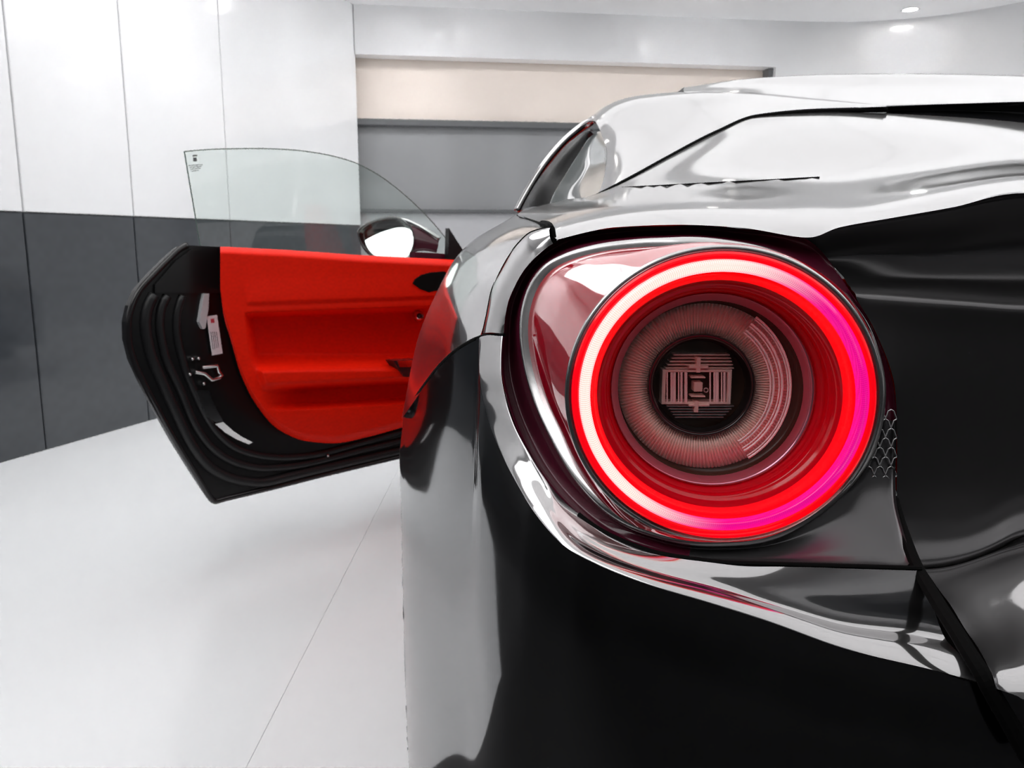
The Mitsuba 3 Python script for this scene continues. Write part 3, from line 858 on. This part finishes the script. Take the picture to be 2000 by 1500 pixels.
G = np.zeros((len(Vv), len(xs), 3))
Y = yt[None] + (ybm - yt)[None] * Vv[:, None]
X = np.repeat(xs[None], len(Vv), 0)
H = relief(X, Y, None, yt[None], ybm[None])
for i in range(len(Vv)):
    for j in range(len(xs)):
        G[i, j] = D(X[i, j], Y[i, j], H[i, j])
add('car__door__trim_panel', gridmesh(G), 'red_leather', True, label='bright red leather door panel with arm rest and pocket')
spk = [(801, 553), (806, 545), (818, 537), (836, 532), (862, 530), (880, 545), (850, 566), (832, 570), (815, 564)]
add('car__door__speaker_cover', prism([D(*q, .098) for q in spk], DN, .018), 'black_matte', label='black speaker cover')
cone = [D(817, 617, .03), D(817, 617, .045), D(817, 617, .055)]
add('car__door__tweeter', tube(cone, [.02, .02, .012], 20), 'chrome', True)
add('car__door__tweeter_cap', tube([D(819, 617, .05), D(819, 617, .066)], [.011, .008], 16), 'black_gloss', True)
hd = [(752, 702), (800, 700), (800, 735), (775, 733)]
add('car__door__pull_handle', prism([D(*q, .105) for q in hd], DN, .044), 'black_gloss')
add('car__door__handle_cap', prism([D(*q, .085) for q in [(752, 701), (800, 699), (800, 712), (757, 713)]], DN, .066), 'chrome')
# jamb hardware, and a strip standing in for sheen
st = [(403, 618), (423, 615), (434, 690), (414, 694)]
add('car__door__jamb_sticker', prism([D(*q, .012) for q in st], DN, .003), 'sticker', label='white information sticker')
add('car__door__sticker_mark', prism([D(*q, .0152) for q in [(411, 623), (418, 622), (419, 630), (412, 631)]], DN, .0006), 'ink_red')
for k in range(4):
    x0 = 411 + k * 3.6
    add('car__door__sticker_line', prism([D(*q, .0152) for q in [(x0, 648), (x0 + 1.0, 648), (x0 + 5.6, 684 - 2 * k), (x0 + 4.6, 684 - 2 * k)]], DN, .0006), 'ink')
add('car__door__jamb_bracket', prism([D(*q, .0) for q in [(393, 573), (403, 573), (402, 600), (396, 640), (391, 642), (384, 628)]], DN, .018), 'sill_grey')
add('car__door__latch', tube([D(*q, .02) for q in [(382, 727), (400, 730), (414, 742), (428, 738), (434, 733), (428, 727), (424, 714), (396, 718)]], .0055, 8), 'satin_metal', True)
for q in ((376, 701), (388, 700), (371, 731), (385, 727), (398, 749), (640, 890)):
    add('car__door__bolt', tube([D(*q, 0), D(*q, .014), D(*q, .018)], [.006, .006, .003], 8), 'satin_metal', True)
add('car__door__striker_plate', prism([D(*q, .008) for q in [(382, 762), (406, 762), (412, 780), (422, 800), (434, 822), (420, 824), (402, 812), (392, 790)]], DN, .006), 'chrome')
add('car__door__sheen_strip', gridmesh(np.array([[D(*q, .016) for q in [(420, 828), (440, 845), (462, 858), (486, 868)]], [D(*q, .02) for q in [(436, 824), (456, 842), (474, 854), (494, 864)]]])), 'chrome', True)  # chrome strip in place of light reflected on the glossy black frame
# window glass
wtop = smooth_curve(np.array([(360, 296), (430, 291), (500, 290), (560, 292), (620, 299), (680, 313), (730, 336), (780, 372), (825, 413), (860, 452), (890, 492)], float), 60)
wbot = np.stack([np.linspace(392, 893, 60), np.interp(np.linspace(392, 893, 60), [392, 900], [500, 520])], 1)
gt = np.array([D(*q, -.02) for q in wtop])
gb = np.array([D(*q, -.02) for q in wbot])
add('car__door__window_glass', gridmesh(np.linspace(gt, gb, 12)), 'glass', True, label='raised clear door window')
lf = np.array([D(360 + t * 32, 296 + t * 190, -.02) for t in np.linspace(0, 1, 12)])
scene['glass_edge'] = principled((.10, .15, .13), .2)
add('car__door__window_edge', tube(np.vstack([lf[::-1], gt]), .0016, 6), 'glass_edge', True)
for k, (y, a, b) in enumerate(((322, 368, 396), (325.5, 370, 394), (329, 372, 392), (333, 374, 388))):
    add('car__door__window_marking', prism([D(*q, -.019) for q in [(a, y + .9), (b, y - 1.2), (b, y + .2), (a, y + 2.2)]], DN, .0004), 'frame_grey')
for q in [[(376, 303), (385, 302), (385, 305), (376, 306)], [(377, 308), (384, 307.5), (384.5, 315), (377.5, 315.5)]]:
    add('car__door__window_marking', prism([D(*w, -.019) for w in q], DN, .0004), 'frame_grey')
# mirror
MO = [(710, 455), (718, 447), (734, 438), (752, 433), (769, 431), (784, 435), (796, 443), (805, 454), (807, 466), (806, 478), (801, 492), (795, 501), (782, 504), (764, 504.5), (742, 502), (728, 496), (718, 484), (712, 470)]
MD = 3.0
mo = smooth_curve(np.array(MO, float), 72, True)
mc = mo.mean(0)


def mring(s, d, dx=0, dy=0):
    return np.array([U(mc[0] + (q[0] - mc[0]) * s + dx, mc[1] + (q[1] - mc[1]) * s + dy, d) for q in mo])


mcen = U(mc[0], mc[1], MD)
mn = np.array([-.25, -1.4, .85])
g = np.array([Upl(q[0], q[1], mcen, mn) for q in mo])
cg = g.mean(0)
add('car__door__mirror_glass', gridmesh(np.array([g, cg + (g - cg) * .5, np.repeat(cg[None], 72, 0)]), True), 'mirror', True, label='mirror glass')
add('car__door__mirror_housing', gridmesh(pchip(np.array([mcen + (g - mcen) * .99 + [0, .004, 0], mcen + (g - mcen) * 1.05 + [0, -.012, 0], mring(1.11, MD - .008, -4, -2), mring(1.16, MD + .02, -3, -3), mring(1.08, MD + .08, 6, -2), mring(.5, MD + .13, 14, 0), mring(.02, MD + .14, 14, 0)]), 28, 0), True), 'black_gloss', True)
arm = [[(800, 436, 3.06), (830, 446, 3.05), (856, 464, 3.04)], [(804, 446, 3.0), (832, 456, 3.0), (857, 470, 3.0)], [(806, 470, 2.99), (832, 474, 2.99), (856, 478, 2.99)], [(806, 494, 3.0), (826, 490, 3.0), (852, 494, 3.0)], [(806, 494, 3.06), (826, 490, 3.06), (852, 494, 3.06)]]
add('car__door__mirror_arm', gridmesh(patch(arm, 24, 20, 2, False)), 'burgundy_gloss', True)
add('car__door__mirror_cap', tube(smooth_curve([U(*q) for q in [(764, 427, 3.04), (790, 430, 3.02), (815, 440, 3.01), (840, 455, 3.0), (858, 468, 3.0)]], 24), np.linspace(.006, .011, 24), 8), 'paint', True)
sail = [(870, 446), (897, 488), (890, 512), (868, 512)]
add('car__door__sail_panel', prism([D(*q, -.01) for q in sail], DN, .02), 'black_gloss')
add('car__door__belt_strip', prism([D(*q, -.04) for q in [(800, 492), (868, 496), (868, 508), (800, 504)]], DN, .03), 'burgundy_gloss')

# ------------------------------------------------------------------ what carries the car: sills, underbody, wheels, front body
ub = box(-.08, 2 * XC + .08, .62, 4.5, .16, .24, .02)
add('car__underbody', ub, 'black_matte')
for s in (0, 1):
    m = gridmesh(patch([[('w', -.15, 2.2, .70), ('w', -.15, 2.24, .70)], [('w', -.155, 2.2, .45), ('w', -.155, 2.24, .45)], [('w', -.12, 2.2, .2), ('w', -.12, 2.24, .2)]], 12, 4, 0))
    sill = gridmesh(patch([[('w', .0, 2.2, .33), ('w', .0, 3.1, .33)], [('w', -.11, 2.2, .33), ('w', -.11, 3.1, .33)], [('w', -.14, 2.2, .28), ('w', -.14, 3.1, .28)], [('w', -.10, 2.2, .17), ('w', -.10, 3.1, .17)]], 16, 10, 0))
    add('car__sill', sill if s == 0 else mirror_x(sill), 'paint', True)
ff = [
    [('w', .12, 3.0, .93), ('w', .12, 3.6, .92), ('w', .13, 4.2, .84), ('w', .25, 4.75, .66)],
    [('w', -.05, 3.05, .90), ('w', -.04, 3.6, .90), ('w', -.01, 4.2, .80), ('w', .16, 4.75, .62)],
    [('w', -.13, 3.06, .78), ('w', -.13, 3.6, .78), ('w', -.10, 4.2, .70), ('w', .10, 4.75, .55)],
    [('w', -.15, 3.06, .55), ('w', -.15, 3.6, .62), ('w', -.12, 4.2, .62), ('w', .09, 4.75, .45)],
    [('w', -.12, 3.06, .20), ('w', -.13, 3.35, .25), ('w', -.10, 4.45, .25), ('w', .10, 4.75, .22)],
]
pair('car__front_wing', gridmesh(patch(ff, 40, 40, 4, False)), 'paint', True)
hood = [[('w', .12, 3.0, .93), ('w', .5, 2.98, .99), ('w', XC, 2.97, 1.0)], [('w', .12, 3.6, .92), ('w', .5, 3.6, .95), ('w', XC, 3.6, .96)], [('w', .13, 4.2, .84), ('w', .5, 4.2, .85), ('w', XC, 4.2, .86)], [('w', .25, 4.75, .66), ('w', .5, 4.85, .64), ('w', XC, 4.9, .63)], [('w', .10, 4.75, .22), ('w', .5, 4.88, .22), ('w', XC, 4.92, .22)]]
add('car__bonnet', both(gridmesh(patch(hood, 40, 24, 3, False))), 'paint', True)
add('car__unseen_bulkhead', box(-.09, 2 * XC + .09, 2.27, 2.30, .24, .85, .01), 'red_leather', label='unseen red rear wall of the cabin')  # out of view, red for the door glass to reflect
for sx in (.42, 2 * XC - .42):
    back = [[('w', sx - .26, 2.52, .50), ('w', sx - .2, 2.60, .48), ('w', sx + .2, 2.60, .48), ('w', sx + .26, 2.52, .50)],
            [('w', sx - .27, 2.44, .72), ('w', sx - .2, 2.53, .72), ('w', sx + .2, 2.53, .72), ('w', sx + .27, 2.44, .72)],
            [('w', sx - .20, 2.38, .98), ('w', sx - .15, 2.45, .99), ('w', sx + .15, 2.45, .99), ('w', sx + .20, 2.38, .98)],
            [('w', sx - .10, 2.36, 1.10), ('w', sx - .08, 2.41, 1.11), ('w', sx + .08, 2.41, 1.11), ('w', sx + .10, 2.36, 1.10)],
            [('w', sx - .10, 2.34, 1.10), ('w', sx - .08, 2.33, 1.11), ('w', sx + .08, 2.33, 1.11), ('w', sx + .10, 2.34, 1.10)]]
    k = add('car__seat', gridmesh(patch(back, 30, 24, 2, False)), 'red_leather', True)
    cush = [[('w', sx - .26, 2.45, .42), ('w', sx, 2.45, .50), ('w', sx + .26, 2.45, .42)], [('w', sx - .26, 2.75, .44), ('w', sx, 2.75, .49), ('w', sx + .26, 2.75, .44)], [('w', sx - .25, 2.98, .46), ('w', sx, 3.0, .52), ('w', sx + .25, 2.98, .46)], [('w', sx - .25, 3.0, .25), ('w', sx, 3.02, .25), ('w', sx + .25, 3.0, .25)]]
    add(k + '__cushion', gridmesh(patch(cush, 20, 20, 2, False)), 'red_leather', True)
ws = [[('w', .34, 3.0, 1.19), ('w', XC, 2.97, 1.22), ('w', 2 * XC - .34, 3.0, 1.19)], [('w', .16, 3.5, .95), ('w', XC, 3.6, .97), ('w', 2 * XC - .16, 3.5, .95)]]
add('car__windscreen', gridmesh(patch(ws, 8, 20, 0)), 'glass', True)


def wheel(cx, cy, sgn):
    r, w = .335, .14
    pr = [(-w, .23), (-w, .31), (-w + .03, r), (w - .03, r), (w, .31), (w, .23)]
    a = np.linspace(0, 2 * math.pi, 49)[:-1]
    tyre = gridmesh(np.array([[[cx + sgn * -x, cy + q * math.cos(k), .335 + q * math.sin(k)] for k in a] for x, q in pr]), True)
    n = 0
    key = 'car__wheel'
    while key in scene:
        n += 1
        key = f'car__wheel_{n:03d}'
    scene[key] = mikit.ply(tyre, 'rubber', 30)
    sp = [tube([[cx - sgn * (w - .04), cy, .335], [cx - sgn * (w - .02), cy + .22 * math.cos(k), .335 + .22 * math.sin(k)]], [.05, .028], 8) for k in np.arange(5) * 2 * math.pi / 5]
    rim = tube([[cx - sgn * (w - .03), cy + .225 * math.cos(k), .335 + .225 * math.sin(k)] for k in a], .015, 8, True)
    add(key + '__rim', join(rim, *sp), 'satin_metal', True)
    disc = gridmesh(np.array([[[cx - sgn * .02, cy + q * math.cos(k), .335 + q * math.sin(k)] for k in a] for q in (.0, .2)]), True)
    add(key + '__brake_disc', disc, 'frame_grey', True)


for cx, s in ((-.02, 1), (2 * XC + .02, -1)):
    wheel(cx, WY, s)
    wheel(cx, 3.95, s)
